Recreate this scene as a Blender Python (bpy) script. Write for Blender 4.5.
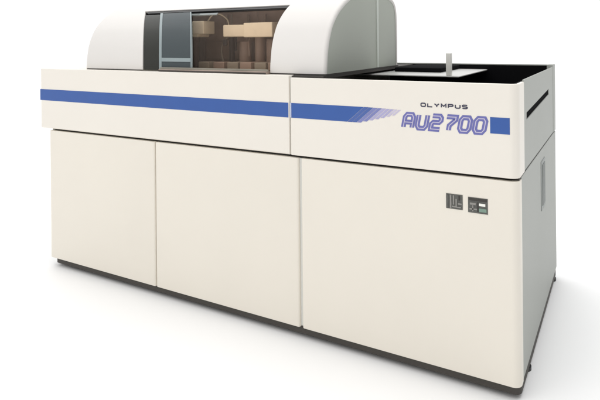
import bpy, bmesh, math
from mathutils import Vector, Matrix, Euler

for o in list(bpy.data.objects):
    bpy.data.objects.remove(o, do_unlink=True)
S = bpy.context.scene
COL = S.collection

# ------------------------------------------------------------------ camera
cam_d = bpy.data.cameras.new('camera')
cam = bpy.data.objects.new('camera', cam_d)
COL.objects.link(cam)
S.camera = cam
cam_d.sensor_width = 36.0
cam_d.lens = 563.7 / 600 * 36
cam_d.shift_x = 0.0
cam_d.shift_y = -(200 - 39.13) / 600
cam_d.clip_start = 0.05
cam_d.clip_end = 500
cam.matrix_world = (Matrix.Translation((0.3271, -2.1284, 1.3093)) @ Matrix.Rotation(0.5212, 4, 'Z')
                    @ Matrix.Rotation(math.pi / 2, 4, 'X') @ Matrix.Rotation(-0.0096, 4, 'Z'))

# ------------------------------------------------------------------ studio surround (white sweep, dim to the right)
W = bpy.data.worlds.new("World")
S.world = W
W.use_nodes = True
nt = W.node_tree
bg = nt.nodes['Background']
tc = nt.nodes.new('ShaderNodeTexCoord')
sep = nt.nodes.new('ShaderNodeSeparateXYZ')
nt.links.new(tc.outputs['Generated'], sep.inputs[0])


def wrange(sock, a, b, c, d):
    n = nt.nodes.new('ShaderNodeMapRange')
    n.interpolation_type = 'SMOOTHSTEP'
    n.inputs[1].default_value = a
    n.inputs[2].default_value = b
    n.inputs[3].default_value = c
    n.inputs[4].default_value = d
    nt.links.new(sock, n.inputs[0])
    return n.outputs[0]


right = wrange(sep.outputs['X'], 0.12, 0.75, 1.06, 0.32)     # dark studio side to the right
front = wrange(sep.outputs['Y'], -0.75, -0.05, 0.58, 1.0)    # room behind the camera
up = wrange(sep.outputs['Z'], 0.10, 0.85, 1.0, 1.6)          # zenith raised out of view to whiten the floor
m1 = nt.nodes.new('ShaderNodeMath'); m1.operation = 'MULTIPLY'
m2 = nt.nodes.new('ShaderNodeMath'); m2.operation = 'MULTIPLY'
nt.links.new(right, m1.inputs[0]); nt.links.new(front, m1.inputs[1])
nt.links.new(m1.outputs[0], m2.inputs[0]); nt.links.new(up, m2.inputs[1])
bg.inputs['Color'].default_value = (1.0, 1.0, 1.0, 1)
nt.links.new(m2.outputs[0], bg.inputs['Strength'])


def area(name, loc, target, sx, sy, power, color):
    d = bpy.data.lights.new(name, 'AREA')
    d.shape = 'RECTANGLE'; d.size = sx; d.size_y = sy; d.energy = power; d.color = color
    o = bpy.data.objects.new(name, d)
    COL.objects.link(o)
    o.location = loc
    o.rotation_euler = (Vector(target) - Vector(loc)).to_track_quat('-Z', 'Y').to_euler()
    return o


area('softbox_light', (-3.2, -4.2, 3.4), (-1.2, 0.3, 0.6), 2.6, 2.0, 24, (1.0, 0.965, 0.92))
area('overhead_light', (0.9, 0.2, 5.0), (0.6, 0.2, 0.0), 5.5, 4.5, 58, (1, 1, 1))  # unseen lamp added overhead, set to the right to whiten the floor there

S.view_settings.view_transform = 'Standard'
S.view_settings.look = 'None'
S.view_settings.exposure = 0
S.view_settings.gamma = 1


# ------------------------------------------------------------------ materials
def mat(name, color, rough=0.5, var=0.03, scale=6.0, spec=0.5, bump=0.0, bscale=400.0, metallic=0.0, coat=0.0):
    m = bpy.data.materials.new(name)
    m.use_nodes = True
    t = m.node_tree
    p = t.nodes['Principled BSDF']
    p.inputs['Roughness'].default_value = rough
    p.inputs['Metallic'].default_value = metallic
    p.inputs['Specular IOR Level'].default_value = spec
    p.inputs['Coat Weight'].default_value = coat
    tcn = t.nodes.new('ShaderNodeTexCoord')
    n = t.nodes.new('ShaderNodeTexNoise')
    n.inputs['Scale'].default_value = scale
    n.inputs['Detail'].default_value = 5
    t.links.new(tcn.outputs['Object'], n.inputs['Vector'])
    r = t.nodes.new('ShaderNodeValToRGB')
    r.color_ramp.elements[0].position = 0.3
    r.color_ramp.elements[1].position = 0.7
    r.color_ramp.elements[0].color = tuple(c * (1 - var) for c in color) + (1,)
    r.color_ramp.elements[1].color = tuple(min(1, c * (1 + var)) for c in color) + (1,)
    t.links.new(n.outputs['Fac'], r.inputs['Fac'])
    t.links.new(r.outputs['Color'], p.inputs['Base Color'])
    rr = t.nodes.new('ShaderNodeMapRange')
    rr.inputs[3].default_value = max(0, rough - 0.06)
    rr.inputs[4].default_value = min(1, rough + 0.06)
    t.links.new(n.outputs['Fac'], rr.inputs[0])
    t.links.new(rr.outputs[0], p.inputs['Roughness'])
    if bump > 0:
        n2 = t.nodes.new('ShaderNodeTexNoise')
        n2.inputs['Scale'].default_value = bscale
        n2.inputs['Detail'].default_value = 2
        t.links.new(tcn.outputs['Object'], n2.inputs['Vector'])
        b = t.nodes.new('ShaderNodeBump')
        b.inputs['Strength'].default_value = bump
        b.inputs['Distance'].default_value = 0.001
        t.links.new(n2.outputs['Fac'], b.inputs['Height'])
        t.links.new(b.outputs['Normal'], p.inputs['Normal'])
    return m


def smoked(name, tint, opacity, rough=0.08, clear=.45):
    m = bpy.data.materials.new(name)
    m.use_nodes = True
    t = m.node_tree
    out = t.nodes['Material Output']
    t.nodes.remove(t.nodes['Principled BSDF'])
    tr = t.nodes.new('ShaderNodeBsdfTransparent')
    tr.inputs[0].default_value = (*[clear * (c / max(tint)) ** (1.0 if clear < .9 else .25) for c in tint], 1)
    df = t.nodes.new('ShaderNodeBsdfPrincipled')
    df.inputs['Base Color'].default_value = (*tint, 1)
    df.inputs['Roughness'].default_value = rough
    mx = t.nodes.new('ShaderNodeMixShader')
    mx.inputs[0].default_value = opacity
    t.links.new(tr.outputs[0], mx.inputs[1])
    t.links.new(df.outputs[0], mx.inputs[2])
    t.links.new(mx.outputs[0], out.inputs['Surface'])
    return m


M = {
    'floor': mat('white_studio_floor', (0.95, 0.95, 0.95), 0.6, 0.01, 1.0, spec=0.2),
    'cream': mat('cream_painted_steel', (0.835, 0.785, 0.695), 0.42, 0.012, 2.5, bump=0.15, bscale=600),
    'cream2': mat('cream_moulded_plastic', (0.855, 0.81, 0.735), 0.40, 0.012, 2.5, bump=0.12, bscale=700),
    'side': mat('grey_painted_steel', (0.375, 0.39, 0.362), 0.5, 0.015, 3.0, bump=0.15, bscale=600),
    'trim': mat('pale_grey_trim', (0.70, 0.70, 0.66), 0.4, 0.01, 3.0),
    'hood': mat('white_moulded_hood', (0.775, 0.75, 0.72), 0.38, 0.012, 2.0),
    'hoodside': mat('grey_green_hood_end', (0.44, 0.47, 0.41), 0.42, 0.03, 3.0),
    'hoodtrim': mat('light_hood_trim', (0.66, 0.70, 0.64), 0.4, 0.01, 3.0),
    'black': mat('black_plastic', (0.012, 0.012, 0.013), 0.4, 0.1, 8.0),
    'matt': mat('matt_black_tray', (0.008, 0.008, 0.009), 0.95, 0.1, 8.0, spec=0.03),
    'gap': mat('dark_gasket', (0.05, 0.045, 0.04), 0.7, 0.05, 8.0),
    'plinth': mat('dark_grey_plinth', (0.06, 0.054, 0.047), 0.7, 0.08, 8.0),
    'brown': mat('brown_interior', (0.44, 0.335, 0.285), 0.6, 0.25, 9.0),
    'brown2': mat('brown_mechanism', (0.36, 0.28, 0.235), 0.45, 0.15, 9.0),
    'dark': mat('dark_grey_interior', (0.045, 0.045, 0.045), 0.6, 0.1, 8.0),
    'deck': mat('olive_deck', (0.30, 0.28, 0.23), 0.45, 0.1, 9.0),
    'beige': mat('beige_arm_cover', (0.95, 0.87, 0.67), 0.45, 0.05, 20.0),
    'blue': mat('blue_ink', (0.030, 0.100, 0.36), 0.4, 0.03, 12.0),
    'lav1': mat('violet_blue_ink', (0.15, 0.155, 0.42), 0.45, 0.05, 20.0),
    'blue2': mat('mid_blue_ink', (0.065, 0.125, 0.38), 0.4, 0.03, 12.0),
    'lav1b': mat('soft_violet_ink', (0.20, 0.22, 0.48), 0.45, 0.05, 20.0),
    'lav2': mat('lavender_ink', (0.42, 0.40, 0.62), 0.45, 0.05, 20.0),
    'lav3': mat('pale_lavender_ink', (0.56, 0.52, 0.66), 0.45, 0.05, 20.0),
    'pale': mat('pale_blue_ink', (0.55, 0.62, 0.85), 0.45, 0.02, 20.0),
    'ink': mat('dark_slate_ink', (0.035, 0.035, 0.07), 0.5, 0.05, 20.0),
    'grille': mat('grey_vent_grille', (0.10, 0.10, 0.09), 0.5, 0.15, 90.0),
    'grille2': mat('pale_vent_blade', (0.27, 0.26, 0.24), 0.5, 0.1, 60.0),
    'greenlabel': mat('green_grey_vent_blade', (0.20, 0.30, 0.24), 0.5, 0.1, 60.0),
    'tray': mat('light_grey_tray', (0.55, 0.55, 0.53), 0.35, 0.03, 6.0),
    'post': mat('ivory_post', (0.92, 0.91, 0.85), 0.4, 0.02, 6.0),
    'glass': smoked('smoked_blue_grey_glass', (0.13, 0.155, 0.165), 0.55),
    'haze': smoked('hazed_clear_glass', (0.36, 0.30, 0.26), 0.06, clear=1.0),  # haze painted into the glass: faint brown veil that lifts the dark interior
    'glass2': smoked('smoked_olive_glass', (0.06, 0.062, 0.055), 0.6),
    'glassedge': mat('pale_blue_glass_edge', (0.30, 0.355, 0.365), 0.25, 0.05, 12.0),
}


# ------------------------------------------------------------------ mesh helpers
class MB:
    def __init__(s):
        s.bm = bmesh.new()

    def box(s, x0, x1, y0, y1, z0, z1, r=0.0, edges=None, seg=6):
        """box; edges = function(midpoint, direction) choosing the edges rounded by r"""
        b = bmesh.new()
        bmesh.ops.create_cube(b, size=1.0)
        for v in b.verts:
            v.co = Vector((x0 + (v.co.x + .5) * (x1 - x0), y0 + (v.co.y + .5) * (y1 - y0), z0 + (v.co.z + .5) * (z1 - z0)))
        if r > 0:
            es = []
            for e in b.edges:
                mid = (e.verts[0].co + e.verts[1].co) / 2
                d = (e.verts[1].co - e.verts[0].co).normalized()
                if edges is None or edges(mid, d):
                    es.append(e)
            bmesh.ops.bevel(b, geom=es, offset=r, segments=seg, profile=0.5, affect='EDGES')
        s.merge(b)
        return s

    def merge(s, b):
        me = bpy.data.meshes.new('tmp')
        b.to_mesh(me); b.free()
        s.bm.from_mesh(me)
        bpy.data.meshes.remove(me)

    def prism(s, pts, axis, a, c):
        """polygon pts (2D) extruded along axis from a to c"""
        def P(p, h):
            if axis == 'z': return Vector((p[0], p[1], h))
            if axis == 'x': return Vector((h, p[0], p[1]))
            return Vector((p[0], h, p[1]))
        b = bmesh.new()
        lo = [b.verts.new(P(p, a)) for p in pts]
        hi = [b.verts.new(P(p, c)) for p in pts]
        b.faces.new(lo); b.faces.new(hi)
        n = len(pts)
        for i in range(n):
            b.faces.new((lo[i], lo[(i + 1) % n], hi[(i + 1) % n], hi[i]))
        bmesh.ops.recalc_face_normals(b, faces=b.faces)
        s.merge(b)
        return s

    def cyl(s, c, r, h, seg=24, r2=None, axis='z'):
        b = bmesh.new()
        bmesh.ops.create_cone(b, cap_ends=True, segments=seg, radius1=r, radius2=r if r2 is None else r2, depth=h)
        R = Matrix.Identity(4)
        if axis == 'x': R = Matrix.Rotation(math.pi / 2, 4, 'Y')
        if axis == 'y': R = Matrix.Rotation(math.pi / 2, 4, 'X')
        bmesh.ops.transform(b, matrix=Matrix.Translation(Vector(c)) @ R, verts=b.verts)
        s.merge(b)
        return s

    def build(s, name, m, parent=None, bevel=0.0, smooth=True, label=None):
        bmesh.ops.recalc_face_normals(s.bm, faces=s.bm.faces)
        me = bpy.data.meshes.new(name)
        s.bm.to_mesh(me); s.bm.free()
        me.materials.append(m)
        if smooth:
            for p in me.polygons: p.use_smooth = True
            me.set_sharp_from_angle(angle=math.radians(35))
        o = bpy.data.objects.new(name, me)
        COL.objects.link(o)
        if parent: o.parent = parent
        if bevel > 0:
            bv = o.modifiers.new('bevel', 'BEVEL')
            bv.width = bevel; bv.segments = 3; bv.limit_method = 'ANGLE'; bv.angle_limit = math.radians(40)
            bv.harden_normals = True
        if label: o['label'] = label
        return o


# ------------------------------------------------------------------ the setting
fl = MB()
fl.bm.faces.new([fl.bm.verts.new(p) for p in ((-90, -60, 0), (60, -60, 0), (60, 120, 0), (-90, 120, 0))])
floor = fl.build('floor', M['floor'], smooth=False)
floor['kind'] = 'structure'

# ------------------------------------------------------------------ the analyser
L, D, HS, XI, HT, ZB = 2.672, 1.233, 0.800, 0.076, 1.15, 0.05
root = bpy.data.objects.new('laboratory_analyzer', None)
root.empty_display_size = .2
COL.objects.link(root)
root['label'] = 'long cream and white clinical laboratory analyser cabinet with blue stripe and domed hood'
root['category'] = 'laboratory analyser'
X0 = -L + XI
vert = lambda d: abs(d.z) > 0.9

# plinth and feet
MB().box(X0 + .08, -.07, .09, D - .07, .004, ZB - .0325).build('plinth', M['plinth'], root)
MB().box(X0 + .025, -.003, .016, D - .002, ZB - .032, ZB + .0035, r=.026, edges=lambda m_, d: vert(d)).build('base_shadow_frame', M['plinth'], root)  # dark base trim, thickened to stand in for the contact shadow
for fx, fy in ((-.028, .24), (-.028, D - .06), (X0 + .1, .12), (X0 + .1, D - .1), (-.95, .12), (-1.75, .12)):
    MB().cyl((fx, fy, .0065), .030, .013).cyl((fx, fy, .0150), .013, .005).build('levelling_foot', M['black'], root)

# carcass behind the doors
MB().box(X0 + .004, -.004, .028, D - .004, ZB + .012, HS - .001).build('carcass', M['gap'], root)


# three front doors
def door(x0, x1, round_right=0, round_left=0):
    m = MB()
    pts = []
    y1 = .060 if round_right else .024

    def arc(cx, cy, r, a0, a1, n=8):
        return [(cx + r * math.cos(math.radians(a0 + (a1 - a0) * i / n)), cy + r * math.sin(math.radians(a0 + (a1 - a0) * i / n))) for i in range(n + 1)]
    rl = round_left or .010
    rr = round_right or .010
    pts += arc(x0 + rl, rl, rl, 180, 270)
    pts += arc(x1 - rr, rr, rr, 270, 360)
    if round_right:
        pts += [(x1, y1), (x1 - .02, y1), (x1 - .02, .055), (x1 - .03, .024)]
    else:
        pts += [(x1, y1)]
    pts += [(x0, .024)]
    m.prism(pts, 'z', ZB, HS - .010)
    return m.build('front_door', M['cream'], root, bevel=.0025)


d1 = door(X0, -1.7610, round_left=.018)
d2 = door(-1.7560, -.9100)
d3 = door(-.8965, 0, round_right=.030)

MB().box(-.9098, -.8967, .012, .0275, ZB + .005, HS - .012).build('door_post', M['trim'], root)

# right side panel of the lower cabinet
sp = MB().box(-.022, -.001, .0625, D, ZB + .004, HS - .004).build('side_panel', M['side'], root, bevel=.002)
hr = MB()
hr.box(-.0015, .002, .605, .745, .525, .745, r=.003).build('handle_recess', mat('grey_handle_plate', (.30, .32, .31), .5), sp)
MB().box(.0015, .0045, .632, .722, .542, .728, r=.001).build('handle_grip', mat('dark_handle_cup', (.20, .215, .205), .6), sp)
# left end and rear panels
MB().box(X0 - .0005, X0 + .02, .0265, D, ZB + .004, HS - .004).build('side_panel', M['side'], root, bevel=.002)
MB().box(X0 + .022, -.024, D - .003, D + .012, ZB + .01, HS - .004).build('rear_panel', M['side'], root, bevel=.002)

# ---- upper band: left section
BL = -.9535
BR = -.9465
mb = MB()
mb.box(-L, BL, 0, .030, HS, HT, r=.012, edges=lambda m_, d: (vert(d) and m_.x < -L + .01 and m_.y < .01) or (abs(d.x) > .9 and m_.y < .01 and m_.z < HS + .01), seg=5)
ub = mb.build('upper_front_panel', M['cream2'], root, bevel=.004)
MB().box(-L + .001, BL, .031, D, HS + .002, HT, r=.004).build('upper_deck', M['cream2'], root)
# seam filler between the two upper sections
MB().box(BL + .0003, BR - .0003, .010, .030, HS + .004, HT - .004).build('seam_strip', M['trim'], root)

# ---- upper band: right section wraps round the corner
pts = []
r_ = .034
T = .013
pts = [(BR, 0)]
for i in range(11):
    a = math.radians(-90 + 90 * i / 10)
    pts.append((-r_ + r_ * math.cos(a), r_ + r_ * math.sin(a)))
pts += [(0, .135), (-T, .135)]
for i in range(7):
    a = math.radians(0 - 90 * i / 6)
    pts.append((-r_ + (r_ - T) * math.cos(a), r_ + (r_ - T) * math.sin(a)))
pts += [(BR, T)]
ur = MB().prism(pts, 'z', HS, HT - .009).build('upper_front_panel', M['cream2'], root, bevel=.004)

# side wall of the right section with its long slot (built round the slot)
sw = MB()
SY0, SY1, SZ0, SZ1 = .200, .950, .996, 1.020
vs = [(.1365, HS + .003), (D, HS + .003), (D, HT - .002), (.1365, HT - .002)]
hole = [(SY0, SZ0 - .008), (SY1, SZ0 + .024), (SY1, SZ1 + .028), (SY0, SZ1 - .004)]
b = bmesh.new()
for x in (-.0015, -.0065):
    o_ = [b.verts.new((x, *p)) for p in vs]
    h_ = [b.verts.new((x, *p)) for p in hole]
    for i in range(4):
        b.faces.new((o_[i], o_[(i + 1) % 4], h_[(i + 1) % 4], h_[i]))
b.verts.ensure_lookup_table()
V = b.verts
for k in (0, 4):
    for i in range(4):
        j = (i + 1) % 4
        b.faces.new((V[k + i], V[k + j], V[8 + k + j], V[8 + k + i]))
sw.merge(b)
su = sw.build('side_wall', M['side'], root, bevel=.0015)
MB().box(-.0120, -.0070, SY0 - .01, SY1 + .01, SZ0 - .02, SZ1 + .04).build('grip_slot', M['matt'], su)
# rear wall and rear post
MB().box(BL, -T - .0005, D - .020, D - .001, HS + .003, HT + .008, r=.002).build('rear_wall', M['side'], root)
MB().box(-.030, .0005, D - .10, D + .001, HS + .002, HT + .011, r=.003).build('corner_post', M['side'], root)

MB().box(BR + .001, -.791, .016, D - .022, HT - .012, HT - .0005).build('hood_base_plate', M['gap'], root)
# open black well in the right section
we = MB()
wx0, wx1, wy0, wy1, wz = BR + .002, -T - .0015, T + .001, D - .021, .985
we.box(wx0, wx1, wy0, wy1, wz - .01, wz)
we.box(wx0, wx1, wy1 - .006, wy1, wz, HT + .002)
we.box(wx1 - .006, wx1, wy0, wy1 - .006, wz, HT - .010)
we.box(wx0, wx1 - .006, wy0, wy0 + .006, wz, HT - .014)
we.build('well_tray', M['matt'], root)
MB().box(BR + .003, -.350, .56, 1.200, 1.120, 1.127, r=.003).build('tray_cover', M['tray'], root)
MB().box(-.76, -.505, .80, 1.19, 1.1275, 1.150, r=.004).build('reagent_rack', M['matt'], root)
MB().box(-.414, -.390, .565, .590, 1.1275, 1.236, r=.003).build('ivory_post', M['post'], root)

# ------------------------------------------------------------------ hood
PROF = [(.000, 1.156), (.003, 1.20), (.012, 1.258), (.024, 1.300), (.040, 1.337), (.060, 1.372), (.085, 1.402), (.115, 1.430),
        (.150, 1.456), (.205, 1.488), (.255, 1.510), (.320, 1.533), (.400, 1.551), (.480, 1.562), (.560, 1.566), (.640, 1.564),
        (.720, 1.556), (.795, 1.544), (.850, 1.526), (.885, 1.496), (.903, 1.450), (.908, 1.38), (.910, 1.28), (.910, 1.156)]
Y0 = .048


def smooth_prof(P, n=3):
    out = []
    for i in range(len(P) - 1):
        p0 = P[max(i - 1, 0)]; p1 = P[i]; p2 = P[i + 1]; p3 = P[min(i + 2, len(P) - 1)]
        for k in range(n):
            t = k / n
            out.append(tuple(.5 * ((2 * p1[j]) + (-p0[j] + p2[j]) * t + (2 * p0[j] - 5 * p1[j] + 4 * p2[j] - p3[j]) * t * t + (-p0[j] + 3 * p1[j] - 3 * p2[j] + p3[j]) * t ** 3) for j in (0, 1)))
    out.append(P[-1])
    return out


NS = 3
PP = [(y + Y0, z) for y, z in smooth_prof(PROF, NS)]
I_TOP = 9 * NS - 1       # profile index of the opening's top edge


def shell(i0, i1, xl, xr, th=.012, off=0.0):
    """a piece of the curved hood skin between profile indices, xl/xr functions of the profile point"""
    b = bmesh.new()
    n = i1 - i0 + 1
    out, inn = [], []
    for i in range(i0, i1 + 1):
        y, z = PP[i]
        a = PP[max(i - 1, 0)]; c = PP[min(i + 1, len(PP) - 1)]
        ty, tz = c[0] - a[0], c[1] - a[1]
        l = math.hypot(ty, tz)
        ny, nz = -tz / l, ty / l          # outward normal: front is -y
        yo, zo = y + ny * off, z + nz * off
        yi, zi = yo - ny * th, zo - nz * th
        A, B = xl(y, z), xr(y, z)
        K = 1
        out.append([b.verts.new((A + (B - A) * k / K, yo, zo)) for k in range(K + 1)])
        inn.append([b.verts.new((A + (B - A) * k / K, yi, zi)) for k in range(K + 1)])
    for i in range(n - 1):
        b.faces.new((out[i][0], out[i][1], out[i + 1][1], out[i + 1][0]))
        b.faces.new((inn[i][0], inn[i + 1][0], inn[i + 1][1], inn[i][1]))
        b.faces.new((out[i][0], out[i + 1][0], inn[i + 1][0], inn[i][0]))
        b.faces.new((out[i][1], inn[i][1], inn[i + 1][1], out[i + 1][1]))
    for i in (0, n - 1):
        b.faces.new((out[i][0], inn[i][0], inn[i][1], out[i][1]))
    bmesh.ops.recalc_face_normals(b, faces=b.faces)
    return b


HXL, HXR = -2.325, -.797
OXR = -1.082
slant = lambda x0: (lambda y, z: x0 - .88 * (y - Y0))
const = lambda x0: (lambda y, z: x0)
NP = len(PP) - 1
hs = MB()
hs.merge(shell(0, I_TOP, const(HXL), slant(-1.886)))
hood_l = hs.build('hood_front', M['hood'], root)
RND = .015


def shell_round(i0, i1, x0, x1, th=.010):
    """hood skin that turns over a soft edge of radius RND into the right end"""
    b = bmesh.new()
    cols = [(x0, 0.0)] + [(x1 - RND + RND * math.sin(math.radians(a)), RND - RND * math.cos(math.radians(a))) for a in range(0, 91, 9)]
    rows = []
    for i in range(i0, i1 + 1):
        y, z = PP[i]
        a = PP[max(i - 1, 0)]; c = PP[min(i + 1, len(PP) - 1)]
        ty, tz = c[0] - a[0], c[1] - a[1]
        l = math.hypot(ty, tz)
        ny, nz = -tz / l, ty / l
        if i == 0 or i == len(PP) - 1: nz = 0
        ro = [b.verts.new((x, y - ny * d, z - nz * d)) for x, d in cols]
        ri = [b.verts.new((min(x, x1 - .004), y - ny * (d + th), z - nz * (d + th))) for x, d in cols]
        rows.append((ro, ri))
    n = len(cols)
    for r in range(len(rows) - 1):
        (o1, n1), (o2, n2) = rows[r], rows[r + 1]
        for k in range(n - 1):
            b.faces.new((o1[k], o1[k + 1], o2[k + 1], o2[k]))
            b.faces.new((n1[k], n2[k], n2[k + 1], n1[k + 1]))
        b.faces.new((o1[0], o2[0], n2[0], n1[0]))
        b.faces.new((o1[-1], n1[-1], n2[-1], o2[-1]))
    for r in (0, len(rows) - 1):
        o1, n1 = rows[r]
        for k in range(n - 1):
            b.faces.new((o1[k], n1[k], n1[k + 1], o1[k + 1]))
    bmesh.ops.recalc_face_normals(b, faces=b.faces)
    return b


hs = MB()
hs.merge(shell_round(0, I_TOP, OXR, HXR))
hood_r = hs.build('hood_front', M['hood'], root)
hs = MB()
hs.merge(shell_round(I_TOP, NP, HXL, HXR))
hood_t = hs.build('hood_top', M['hood'], root)


# end caps: inset flat panels closing the hood, with a pale rounded rim on the right
def cap(x0, x1, off, i0=0, i1=NP, ylo=None, yhi=None):
    P = []
    for i in range(i0, i1 + 1):
        y, z = PP[i]
        a = PP[max(i - 1, 0)]; c = PP[min(i + 1, NP)]
        ty, tz = c[0] - a[0], c[1] - a[1]
        l = math.hypot(ty, tz)
        P.append((y + tz / l * off, z - ty / l * off))
    P = [(max(ylo, y) if ylo is not None else y, z) for y, z in P]
    P = [(min(yhi, y) if yhi is not None else y, z) for y, z in P]
    Q = []
    for p in P:
        if ylo is not None and p[0] <= ylo and Q and Q[-1][0] <= ylo: Q[-1] = p; continue
        Q.append(p)
    R = []
    for p in Q:
        if yhi is not None and p[0] >= yhi - 1e-6 and R and R[-1][0] >= yhi - 1e-6: continue
        R.append(p)
    return R


SY = .655
front_cap = [p for p in cap(0, 0, RND + .001) if p[0] < SY - .012]
ztop = front_cap[-1][1]
front_cap += [(SY - .012, ztop), (SY - .012, PP[0][1])]
rear_cap = [p for p in cap(0, 0, RND + .001) if p[0] > SY + .012]
rear_cap = [(SY + .012, PP[0][1]), (SY + .012, rear_cap[0][1])] + rear_cap
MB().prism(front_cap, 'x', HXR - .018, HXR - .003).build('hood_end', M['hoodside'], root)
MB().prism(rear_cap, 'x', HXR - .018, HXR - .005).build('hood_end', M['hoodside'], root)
MB().box(HXR - .018, HXR + .001, SY - .0115, SY + .0115, PP[0][1], 1.545, r=.002).build('trim_strip', M['hoodtrim'], root)
full = cap(0, 0, .013)
MB().prism(full, 'x', HXL + .003, HXL + .015).build('hood_end', M['hoodside'], root)
# gasket below the hood
for bx in ((HXL + .004, -1.90, Y0 - .002, Y0 + .02, HT + .0003, 1.1555),
           (OXR + .004, HXR + .002, Y0 - .003, Y0 + .02, HT + .0003, 1.1555),
           (HXR - .014, HXR + .003, Y0 + .021, Y0 + .905, HT + .0003, 1.1555),
           (HXL + .004, HXR - .015, Y0 + .895, Y0 + .91, HT + .0003, 1.1555)):
    MB().box(*bx).build('hood_gasket', M['gap'], root)
# top cross rail of the opening
tr = MB()
tr.merge(shell(I_TOP - 1, I_TOP, slant(-1.87), const(OXR - .001), th=.012, off=-.004))
tr.build('header_rail', M['black'], root)
tr = MB()
tr.merge(shell(I_TOP - 3, I_TOP - 2, const(-1.70), const(-1.50), th=.006, off=-.006))
tr.build('header_pale_strip', M['glassedge'], root)  # pale strip just below the header rail

# interior chamber
MB().box(-2.29, OXR + .20, .46, .475, 1.1565, 1.535).build('chamber_wall', M['brown'], root)
MB().box(-2.29, OXR + .20, .060, .475, HT + .0005, HT + .006).build('chamber_floor', M['deck'], root)
CP = [p for p in cap(0, 0, .016) if p[0] < .450]
CP += [(.458, CP[-1][1]), (.458, 1.157)]
MB().prism(CP, 'x', -2.30, -2.292).build('chamber_wall', M['dark'], root)
MB().prism(CP, 'x', OXR + .21, OXR + .22).build('chamber_wall', M['brown'], root)
MB().box(-2.10, -1.80, .30, .31, 1.157, 1.50).build('chamber_screen', M['dark'], root)



def tube(name, pts, r, m, parent):
    cu = bpy.data.curves.new('tube_path', 'CURVE'); cu.dimensions = '3D'
    sp_ = cu.splines.new('BEZIER'); sp_.bezier_points.add(len(pts) - 1)
    for q, p in zip(sp_.bezier_points, pts):
        q.co = p; q.handle_left_type = q.handle_right_type = 'AUTO'
    cu.bevel_depth = r; cu.resolution_u = 10; cu.bevel_resolution = 3
    t_ = bpy.data.objects.new('tube_path', cu); COL.objects.link(t_)
    bpy.context.view_layer.update()
    me_ = bpy.data.meshes.new_from_object(t_.evaluated_get(bpy.context.evaluated_depsgraph_get()))
    bpy.data.objects.remove(t_)
    for p in me_.polygons: p.use_smooth = True
    me_.materials.clear(); me_.materials.append(m)
    o_ = bpy.data.objects.new(name, me_); COL.objects.link(o_); o_.parent = parent


tube('tubing', [(-1.66, .30, 1.40), (-1.62, .32, 1.45), (-1.55, .33, 1.43), (-1.50, .30, 1.375)], .004, M['beige'], root)
tube('tubing', [(-1.56, .40, 1.45), (-1.545, .37, 1.36), (-1.60, .36, 1.27), (-1.575, .34, 1.18)], .005, M['deck'], root)
tube('tubing', [(-1.40, .42, 1.46), (-1.39, .40, 1.40), (-1.41, .36, 1.33), (-1.395, .33, 1.22)], .004, M['brown2'], root)
for x in (-1.62, -1.47, -1.36, -1.215, -1.13):
    MB().box(x - .006, x + .006, .425, .442, 1.31, 1.45, r=.002).build('rear_bracket', M['brown2'], root)

# sill / door track
sill = MB().box(-1.745, OXR - .004, .018, .058, HT + .0005, 1.163, r=.002).build('sill_track', M['brown2'], root)
MB().box(-1.745, OXR - .004, .030, .040, 1.1632, 1.172).build('track_rail', M['deck'], sill)
MB().box(-1.745, OXR - .004, .0165, .0178, HT + .0015, 1.158).build('track_lip', M['gap'], sill)

# smoked sliding pane, following the hood curve
gl = MB()
gl.merge(shell(0, I_TOP - 2, slant(-1.745), slant(-1.552), th=.005, off=.004))
pane = gl.build('sliding_pane', M['glass'], root)
for a, w, mt in ((-1.764, .018, 'glassedge'), (-1.551, .007, 'glassedge')):
    e = MB()
    e.merge(shell(0, I_TOP - 2, slant(a), slant(a + w), th=.009, off=.006))
    e.build('pane_frame', M[mt], pane)
e = MB()
e.merge(shell(3, 4, slant(-1.7455), slant(-1.5515), th=.009, off=.007))
e.build('pane_frame', M['glassedge'], pane)
gl = MB()
gl.merge(shell(0, I_TOP - 2, slant(-1.541), const(OXR - .002), th=.003, off=-.006))
gl.build('clear_pane', M['haze'], root)
# inner smoked pane left of it
gl = MB()
gl.merge(shell(0, I_TOP - 2, slant(-1.882), slant(-1.765), th=.004, off=-.003))
gl.build('fixed_pane', M['glass2'], root)


# sampling arms and probes inside
def arm(x0, x1, y, z0, z1, step=None):
    m = MB()
    m.box(x0, x1, y, y + .10, z0, z1, r=.006)
    a = m.build('arm_cover', M['beige'], root)
    if step:
        MB().box(step[0], step[1], y - .012, y + .085, step[2], step[3], r=.005).build('arm_cap', M['beige'], a)
    return a


arm(-1.790, -1.670, .24, 1.326, 1.398, (-1.700, -1.620, 1.342, 1.412))
arm(-1.500, -1.28, .24, 1.325, 1.388, (-1.36, -1.185, 1.322, 1.396))
for x, r, z1, mt in ((-1.74, .020, 1.345, 'dark'), (-1.53, .016, 1.325, 'black'), (-1.44, .035, 1.30, 'brown2'), (-1.345, .028, 1.325, 'brown2'), (-1.27, .030, 1.31, 'brown2')):
    MB().cyl((x, .36, (1.156 + z1) / 2), r, z1 - 1.156).cyl((x, .36, 1.175), r * 1.35, .035).build('arm_column', M[mt], root)
for i, x in enumerate((-1.60, -1.50, -1.41, -1.33, -1.24, -1.16)):
    m = MB().box(x - .035, x + .035, .20, .27, 1.157, 1.195, r=.004)
    m.build('sample_rack', M['brown2'] if i % 2 else M['deck'], root)
MB().box(-1.80, -1.12, .43, .445, 1.20, 1.30, r=.003).build('rear_rail', M['brown2'], root)
MB().cyl((-1.46, .30, 1.31), .006, .12).build('probe', M['black'], root)
MB().box(-1.500, -1.475, .235, .248, 1.280, 1.313, r=.003).build('probe', M['black'], root)

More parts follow.
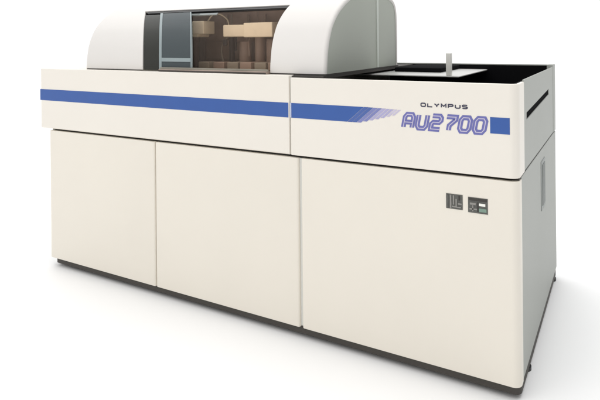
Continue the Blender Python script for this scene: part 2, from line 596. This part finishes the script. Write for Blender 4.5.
# ------------------------------------------------------------------ graphics on the upper panels (thin applied film)
FZ = -.0008


def film(mb_, pts, y=FZ, th=.0006):
    mb_.prism([(p[0], p[1]) for p in pts], 'y', y, y + th)


SZA, SZB = .9645, 1.0295
f = MB(); film(f, [(-L + .0005, SZA), (BL - .004, SZA), (BL - .004, SZB), (-L + .0005, SZB)])
f.build('blue_stripe', M['blue'], root, smooth=False)
f = MB(); film(f, [(BR + .004, SZA), (-.672, SZA), (-.672 + 1.15 * .065, SZB), (BR + .004, SZB)])
f.build('blue_stripe', M['blue'], root, smooth=False)
f = MB()
f.box(BL + .0006, BR - .0006, .006, .0095, SZA, SZB)
f.build('stripe_joint', M['pale'], root, smooth=False)
# stripe dissolving into slanted bars
x = -.6705
SH = 1.15
fade = ['blue2', 'blue2', 'lav1b', 'lav1b', 'lav2', 'lav2', 'lav2', 'lav3', 'lav3']
for i, mt in enumerate(fade):
    w = .0205 - .0012 * i
    lo = max(0, (i - 2)) * .0062
    za, zb = SZA + lo, SZB - .0005 * i
    f = MB()
    film(f, [(x + SH * (za - SZA), za), (x + w + SH * (za - SZA), za), (x + w + SH * (zb - SZA), zb), (x + SH * (zb - SZA), zb)])
    f.build('fading_stripe', M[mt], root, smooth=False)
    x += w + .0012 + .0004 * i
# blue square
f = MB(); film(f, [(-.098, .959), (-.030, .959), (-.030, 1.0185), (-.098, 1.0185)])
f.build('blue_square', M['blue'], root, smooth=False)


# model lettering: squared wide strokes, violet outline and pale core
def stroke(mb_, pts, w, y, ox, oz, H, Wd, shear=.20, closed=False):
    """mitred thick polyline in letter space (0..1, 0..1)"""
    P = [Vector((ox + p[0] * Wd, oz + p[1] * H)) for p in pts]
    n = len(P)
    Lf, Rt = [], []
    for i in range(n):
        if closed:
            a, c = P[i - 1], P[(i + 1) % n]
        else:
            a, c = P[max(i - 1, 0)], P[min(i + 1, n - 1)]
        d1 = (P[i] - a).normalized() if (P[i] - a).length > 0 else (c - P[i]).normalized()
        d2 = (c - P[i]).normalized() if (c - P[i]).length > 0 else d1
        n1 = Vector((-d1.y, d1.x)); n2 = Vector((-d2.y, d2.x))
        m_ = (n1 + n2).normalized()
        k = w / 2 / max(.5, m_.dot(n1))
        Lf.append(P[i] + m_ * k); Rt.append(P[i] - m_ * k)
    sh = lambda p: (p.x + (p.y - oz) * shear, y, p.y)
    th = .0006
    b = bmesh.new()
    rng = range(n) if closed else range(n - 1)
    for y_off in (0,):
        F = [b.verts.new(sh(p)) for p in Lf]; G = [b.verts.new(sh(p)) for p in Rt]
        F2 = [b.verts.new(Vector(sh(p)) + Vector((0, th, 0))) for p in Lf]; G2 = [b.verts.new(Vector(sh(p)) + Vector((0, th, 0))) for p in Rt]
        for i in rng:
            j = (i + 1) % n
            b.faces.new((F[i], F[j], G[j], G[i]))
            b.faces.new((F2[i], G2[i], G2[j], F2[j]))
            b.faces.new((F[i], F2[i], F2[j], F[j]))
            b.faces.new((G[i], G[j], G2[j], G2[i]))
    bmesh.ops.recalc_face_normals(b, faces=b.faces)
    mb_.merge(b)


c_ = .16
GL = {
    'A': [([(0, 0), (0, .80), (.2, 1), (.8, 1), (1, .80), (1, 0)], False), ([(0, .40), (1, .40)], False)],
    'U': [([(0, 1), (0, .2), (.2, 0), (.8, 0), (1, .2), (1, 1)], False)],
    '2': [([(0, 1), (.82, 1), (1, .85), (1, .66), (.82, .52), (.18, .52), (0, .38), (0, 0), (1, 0)], False)],
    '7': [([(0, 1), (1, 1), (1, .78), (.42, .35), (.42, 0)], False)],
    '0': [([(.2, 0), (.8, 0), (1, .2), (1, .8), (.8, 1), (.2, 1), (0, .8), (0, .2)], True)],
}
TX, TZ, TH, TW = -.436, .9545, .0510, .0345
pitch = .0545
for i, ch in enumerate('AU2700'):
    a, c = MB(), MB()
    for k, (pl, cl) in enumerate(GL[ch]):
        stroke(a, pl, .0188, FZ - .0002 * k, TX + i * pitch + .007, TZ + .005, TH, TW, closed=cl)
        stroke(c, pl, .0034, FZ - .0008 - .0002 * k, TX + i * pitch + .007, TZ + .005, TH, TW, closed=cl)
    g = a.build('model_letter', M['lav1'], root, smooth=False)
    c.build('letter_inlay', M['lav3'], g, smooth=False)

# maker's name in small dark capitals
GL2 = {
    'O': ([(.2, 0), (.8, 0), (1, .2), (1, .8), (.8, 1), (.2, 1), (0, .8), (0, .2)], True),
    'L': ([(0, 1), (0, 0), (1, 0)], False),
    'M': ([(0, 0), (0, 1), (.5, .35), (1, 1), (1, 0)], False),
    'P': ([(0, 0), (0, 1), (.8, 1), (1, .85), (1, .60), (.8, .45), (.12, .45)], False),
    'U': ([(0, 1), (0, .2), (.2, 0), (.8, 0), (1, .2), (1, 1)], False),
    'S': ([(1, .88), (.8, 1), (.2, 1), (0, .85), (0, .66), (.2, .53), (.8, .47), (1, .34), (1, .15), (.8, 0), (.2, 0), (0, .12)], False),
}
for i, ch in enumerate('OLYMPUS'):
    a = MB()
    ox, oz = -.3565 + i * .0265, 1.0445
    if ch == 'Y':
        stroke(a, [(0, 1), (.5, .48), (.5, 0)], .0044, FZ, ox, oz, .0125, .0175, shear=0)
        stroke(a, [(1, 1), (.5, .48)], .0044, FZ - .0002, ox, oz, .0125, .0175, shear=0)
    else:
        pl, cl = GL2[ch]
        stroke(a, pl, .0044, FZ, ox, oz, .0125, .0175, shear=0, closed=cl)
    a.build('name_letter', M['ink'], root, smooth=False)


# ------------------------------------------------------------------ two small vent grilles on the right door
def vent(x0, x1, z0, z1, cells):
    g = MB().box(x0, x1, -.0015, .001, z0, z1).build('vent_grille', M['grille'], root)
    for (a, b_, c, d, mt) in cells:
        MB().box(x0 + a * (x1 - x0), x0 + b_ * (x1 - x0), -.0035, -.0012, z0 + c * (z1 - z0), z0 + d * (z1 - z0)).build('vent_blade', M[mt], g)


vent(-.262, -.200, .664, .720, [(.05, .16, .08, .92, 'grille'), (.24, .33, .06, .94, 'grille2'), (.42, .50, .30, .92, 'grille2'),
                                (.58, .90, .12, .20, 'grille2'), (.58, .66, .2, .70, 'grille2'), (.72, .95, .34, .44, 'grille2'), (.36, .58, .12, .22, 'grille2'), (.76, .84, .62, .92, 'gap')])
vent(-.180, -.109, .660, .717, [(.10, .40, .52, .66, 'grille2'), (.08, .46, .20, .30, 'grille2'), (.46, .53, .10, .70, 'gap'), (.56, .88, .50, .66, 'post'),
                                (.56, .94, .12, .34, 'greenlabel'), (.04, .95, .80, .94, 'gap'), (.22, .28, .1, .5, 'grille2')])
